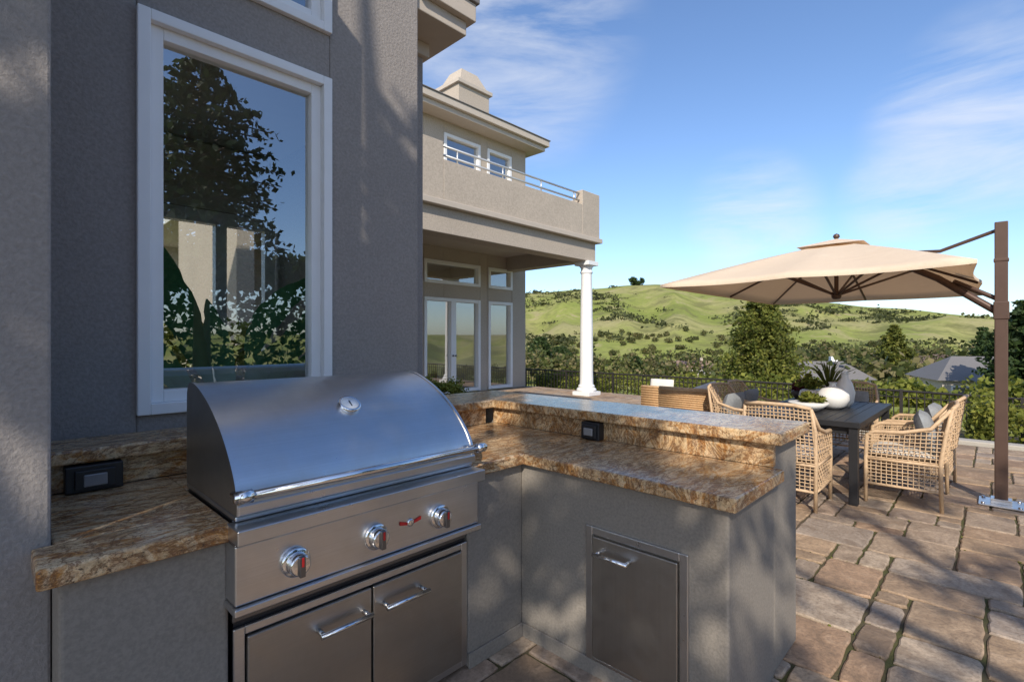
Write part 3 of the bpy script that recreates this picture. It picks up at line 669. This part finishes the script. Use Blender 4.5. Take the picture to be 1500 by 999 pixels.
# ------------------------------------------------------------ umbrella
U=empty('cantilever_umbrella')
ux0,ux1,uy0,uy1=4.93,8.62,.10,2.56; cx,cy=(ux0+ux1)/2,(uy0+uy1)/2; za,zr=2.60,2.075
per=[];rb=[]
seg=8
ringp=[(ux0,uy0),(cx,uy0),(ux1,uy0),(ux1,cy),(ux1,uy1),(cx,uy1),(ux0,uy1),(ux0,cy)]
for q in range(8):
    a=ringp[q];b_=ringp[(q+1)%8]
    for k in range(seg):
        t=k/seg; per.append((a[0]+(b_[0]-a[0])*t,a[1]+(b_[1]-a[1])*t)); rb.append(1-math.sin(math.pi*t))
nr=10; vs=[];fs=[];n=len(per)
def canz(t,zt=za,zb=zr): return zt-(zt-zb)*(t**1.12)
for i in range(1,nr+1):
    t=i/nr
    for p,r_ in zip(per,rb):
        s=1-.035*(1-r_)*t; x=cx+(p[0]-cx)*t*s; y=cy+(p[1]-cy)*t*s
        vs.append((x,y,canz(t)-.035*(1-r_)*math.sin(math.pi*t*.9)*t))
for i in range(nr-1):
    for k in range(n): fs.append((i*n+k,(i+1)*n+k,(i+1)*n+(k+1)%n,i*n+(k+1)%n))
o=len(vs); vs.append((cx,cy,za)); 
for k in range(n): fs.append((o,k,(k+1)%n))
hb0=len(vs)
for k in range(n):
    p=vs[(nr-1)*n+k]; vs.append((p[0],p[1],p[2]-.03))
for k in range(n): fs.append(((nr-1)*n+k,hb0+k,hb0+(k+1)%n,(nr-1)*n+(k+1)%n))
cn=MB(); cn.add(vs,fs,'canopy',True)
vs=[(cx,cy,za+.055)];fs=[]
for p in per: vs.append((cx+(p[0]-cx)*.2,cy+(p[1]-cy)*.26,canz(.2)+.03))
for k in range(n): fs.append((0,1+k,1+(k+1)%n))
cn.add(vs,fs,'canopy'); cn.obj('canopy',U)
fr=MB()
hub=Vector((cx,cy,2.0))
for p in ringp:
    pts=[Vector((cx+(p[0]-cx)*t,cy+(p[1]-cy)*t,canz(t)-.035)) for t in (0.02,.25,.5,.75,.975)]
    fr.tube(pts,.015,'bronze',6); fr.tube([hub,pts[2]],.015,'bronze',6)
fr.lathe((cx,cy,0),[(.03,1.96),(.05,1.98),(.05,2.04),(.022,2.05),(.022,2.55),(.02,2.66),(.035,2.67),(.03,2.70),(.0,2.715)],'bronze',14)
mx,my=6.37,-.03
fr.box(mx-.04,mx+.04,my-.045,my+.045,.03,2.56,'bronze'); 
fr.tube([(mx,my,1.73),(6.5,.42,2.10),(6.62,.8,2.33),(cx,cy,2.44)],.034,'bronze',8)
fr.tube([(mx,my,1.85),(6.47,.30,2.06)],.022,'bronze',8)
fr.tube([(mx,my,2.50),(6.47,.40,2.36),(6.6,.75,2.40)],.018,'bronze',8)
fr.box(mx-.048,mx+.048,my-.053,my+.053,1.68,1.84,'bronze'); fr.box(mx-.046,mx+.046,my-.051,my+.051,2.20,2.23,'bronze')
fr.obj('mast_and_ribs',U,.008)
bp=MB(); bp.box(mx-.15,mx+.15,my-.15,my+.15,.006,.02,'steel'); bp.box(mx-.06,mx+.06,my-.07,my+.07,.02,.06,'steel')
for a in (-.12,.12):
    for b_ in (-.12,.12): bp.lathe((mx+a,my+b_,.02),[(.015,0),(.015,.012),(.006,.016)],'chrome',8)
bp.obj('base_plate',U,.003)

# ------------------------------------------------------------ fence
fe=MB(); path=[(12.55,11.4),(12.6,9),(12.6,6.5),(12.5,4),(12.35,2),(12.1,.3),(11.7,-1.0),(11.1,-2.2)]
P=cr(path,12); 
zt=.50
for z,r_ in ((zt,.022),(zt-.12,.012),(-.38,.012)): fe.tube([(p[0],p[1],z) for p in P],r_,'iron',6)
acc=0;cnt=0
for p,q in zip(P,P[1:]):
    l=math.dist(p,q); 
    while acc<l:
        t=acc/l; x,y=p[0]+(q[0]-p[0])*t,p[1]+(q[1]-p[1])*t
        if cnt%14==0: fe.box(x-.025,x+.025,y-.025,y+.025,-.7,zt+.03,'iron')
        else: fe.box(x-.009,x+.009,y-.009,y+.009,-.38,zt,'iron')
        cnt+=1; acc+=.12
    acc-=l
fe.obj('iron_fence')
def hedge(name,x0,x1,y0,y1,z0,z1,n,leaf,mat='leaf_hedge',wob=1.0):
    p=RNG.uniform(size=(n,3)); ax=RNG.integers(0,3,size=n)
    for i in range(n):
        if ax[i]==0: p[i,0]=RNG.choice([0,1])
        elif ax[i]==1: p[i,1]=RNG.choice([0,1])
        else: p[i,2]=1
    c=np.array([x0,y0,z0])+p*np.array([x1-x0,y1-y0,z1-z0]); c+=RNG.normal(size=(n,3))*.06*wob
    c[:,2]+=wob*(.09*np.sin(c[:,1]*3.1)+.06*np.sin(c[:,1]*7+c[:,0]*5))
    leafobj(name,c,leaf*RNG.uniform(.6,1.3,size=n),mat)
hedge('hedge',13.2,14.6,5,11.5,-.8,.22,14000,.09)
hedge('hedge',12.9,13.8,-2,4,-.9,-.05,9000,.09)
hedge('hedge',10.4,11.6,-5,.2,-.3,.42,12000,.085)
leafobj('boxwood_shrub',clumps(50,130,(5.0,6.4,.45),(.45,.45,.45),.14,.6),.05,'leaf_hedge')
leafobj('courtyard_shrub',clumps(60,110,(1.9,6.6,.9),(1.0,.5,.9),.25,.4),.09,'leaf_hedge')

# ------------------------------------------------------------ trees behind the viewpoint
broad_tree('shade_tree',(-6.4,-2.6,0),8,(-5.4,-2.25,6.1),(2.1,1.75,1.9),54,100,.42,.14,'leaf_dk')
broad_tree('shade_tree',(-4.4,-.9,0),8,(-3.3,-.35,6.3),(1.3,.9,1.3),22,90,.40,.14,'leaf_dk')
broad_tree('shade_tree',(-4.8,-5.6,0),8,(-3.9,-4.9,6.2),(2.2,1.6,1.2),14,80,.42,.14,'leaf_dk')
conifer('pine_tree',(4.6,-12,-.5),11,5.2,22,44,.26,'leaf_pine',power=.45,ragged=.5,skirt=.35)
hedge('hedge',-4,16,-13.6,-12.6,-.5,4.0,26000,.34,'leaf_dk',3.0)
hedge('hedge',16,17,-13.5,-5.5,-.5,2.2,6000,.25,'leaf_dk',2.5)

ip=MB(); base=Vector((1.0,3.35,.3))
ip.lathe((base.x,base.y,.08),[(.15,0),(.2,.2),(.21,.36),(.19,.36)],'ceramic',20)
def bigleaf(mb,root,tip0,direc,ln,wd,curl):
    mb.tube([root,root.lerp(tip0,.5)+Vector((0,0,.05)),tip0],[.014,.012,.009],'leaf_plant',6)
    d_=direc.normalized(); side=d_.cross(Vector((.25,-1,.1))).normalized()*-1; nn=side.cross(d_)
    vs=[];fs=[];k=16; sx_=1 if direc.x>0 else -1
    for i in range(k+1):
        t=i/k; w_=wd*(math.sin(math.pi*min(1,t*.95+.04))**.8)*(1-.15*(i%4==1)); c_=tip0+d_*ln*t+Vector((sx_*curl*ln*t*t,0,-curl*.8*ln*t*t))
        vs+= [c_-side*w_+nn*w_*.3,c_,c_+side*w_+nn*w_*.3]
    for i in range(k):
        a=i*3; fs+=[(a,a+1,a+4,a+3),(a+1,a+2,a+5,a+4)]
    mb.add(vs,fs,'leaf_plant',True)
specs=[(.86,1.25,-.28,1,.0,1.05,.105,.10),(.80,1.15,-.50,1,.2,.75,.085,.20),(1.06,1.35,.30,1,.1,.80,.095,.30),(1.15,1.20,.50,1,-.1,.85,.10,.18),(1.16,1.10,.75,.9,.1,.60,.09,.25),(.95,1.15,-.10,1,-.1,.62,.075,.10),(1.03,1.10,.18,1,-.2,.5,.07,.2),(.74,1.05,-.65,.9,.0,.45,.075,.3),(1.22,1.02,.5,.9,0,.5,.075,.3),(.90,1.0,-.3,1,-.2,.42,.06,.3),(1.10,1.0,.3,1,-.2,.42,.06,.3)]
for (x,z,dx,dz,dy,ln,wd,cu) in specs:
    bigleaf(ip,Vector((1.0+.1*(x-1),3.3,.4)),Vector((x,3.12+dy*.3,z)),Vector((dx,dy*.3,dz)),ln,wd,cu)
ip.obj('bird_of_paradise_plant')

# ------------------------------------------------------------ light
S=Vector((-.72,-.43,.58)).normalized(); elev=math.asin(S.z); rot=math.atan2(S.x,S.y)
sun=bpy.data.lights.new('sun','SUN'); sun.energy=5.0; sun.angle=math.radians(.5); sun.color=(1,.91,.78)
so=bpy.data.objects.new('sun',sun); C.objects.link(so); so.rotation_euler=S.to_track_quat('Z','Y').to_euler()
w=bpy.data.worlds.new('World'); scene.world=w; w.use_nodes=True; nt=w.node_tree
bg=nt.nodes['Background']; bg.inputs['Strength'].default_value=.15
sk=nt.nodes.new('ShaderNodeTexSky'); sk.sky_type='NISHITA'; sk.sun_disc=False; sk.sun_elevation=elev; sk.sun_rotation=rot
sk.air_density=1.0; sk.dust_density=.7; sk.ozone_density=2.2; sk.altitude=50
skc=mix(nt,1.0,sk.outputs[0],(1.10,1.21,1.38),'MULTIPLY')
tc=nt.nodes.new('ShaderNodeTexCoord')
mp=nt.nodes.new('ShaderNodeMapping'); mp.inputs['Rotation'].default_value=(.25,-.12,0); mp.inputs['Scale'].default_value=(1.6,1.6,7); L(nt,tc.outputs['Generated'],mp.inputs['Vector'])
cn1=noise(nt,mp.outputs['Vector'],1.9,9,.6,.3)
def region(d_,lo):
    v=Vector(d_).normalized(); dp=N(nt,'ShaderNodeVectorMath',operation='DOT_PRODUCT'); L(nt,tc.outputs['Generated'],dp.inputs[0]); dp.inputs[1].default_value=v
    mr=N(nt,'ShaderNodeMapRange'); mr.interpolation_type='SMOOTHSTEP'; L(nt,dp.outputs['Value'],mr.inputs[0]); mr.inputs[1].default_value=lo; mr.inputs[2].default_value=1; return mr.outputs[0]
rs=[region((.70,.71,.60),.965),region((1.05,.351,.24),.992),region((1.386,0,.43),.985),region((1.3,.12,.30),.994),region((-1,-.3,.5),.2)]
acc_=rs[0]
for r_ in rs[1:]:
    a=N(nt,'ShaderNodeMath',operation='MAXIMUM'); L(nt,acc_,a.inputs[0]); L(nt,r_,a.inputs[1]); acc_=a.outputs[0]
den=ramp(nt,cn1,[(.38,0.0),(.70,1.0)])
mu=N(nt,'ShaderNodeMath',operation='MULTIPLY'); L(nt,den,mu.inputs[0]); L(nt,acc_,mu.inputs[1])
mu2=N(nt,'ShaderNodeMath',operation='MULTIPLY'); L(nt,mu.outputs[0],mu2.inputs[0]); mu2.inputs[1].default_value=.75
col=mix(nt,mu2.outputs[0],skc,(6.0,6.2,6.6)); L(nt,col,bg.inputs['Color'])

# ------------------------------------------------------------ camera
cam=bpy.data.cameras.new('camera'); cam.sensor_width=36; cam.lens=17.76; cam.clip_start=.05; cam.clip_end=6000; cam.shift_y=-.0017
co=bpy.data.objects.new('camera',cam); C.objects.link(co); co.location=(0,0,1.5)
co.rotation_euler=(math.radians(90),0,yaw-math.pi/2); scene.camera=co
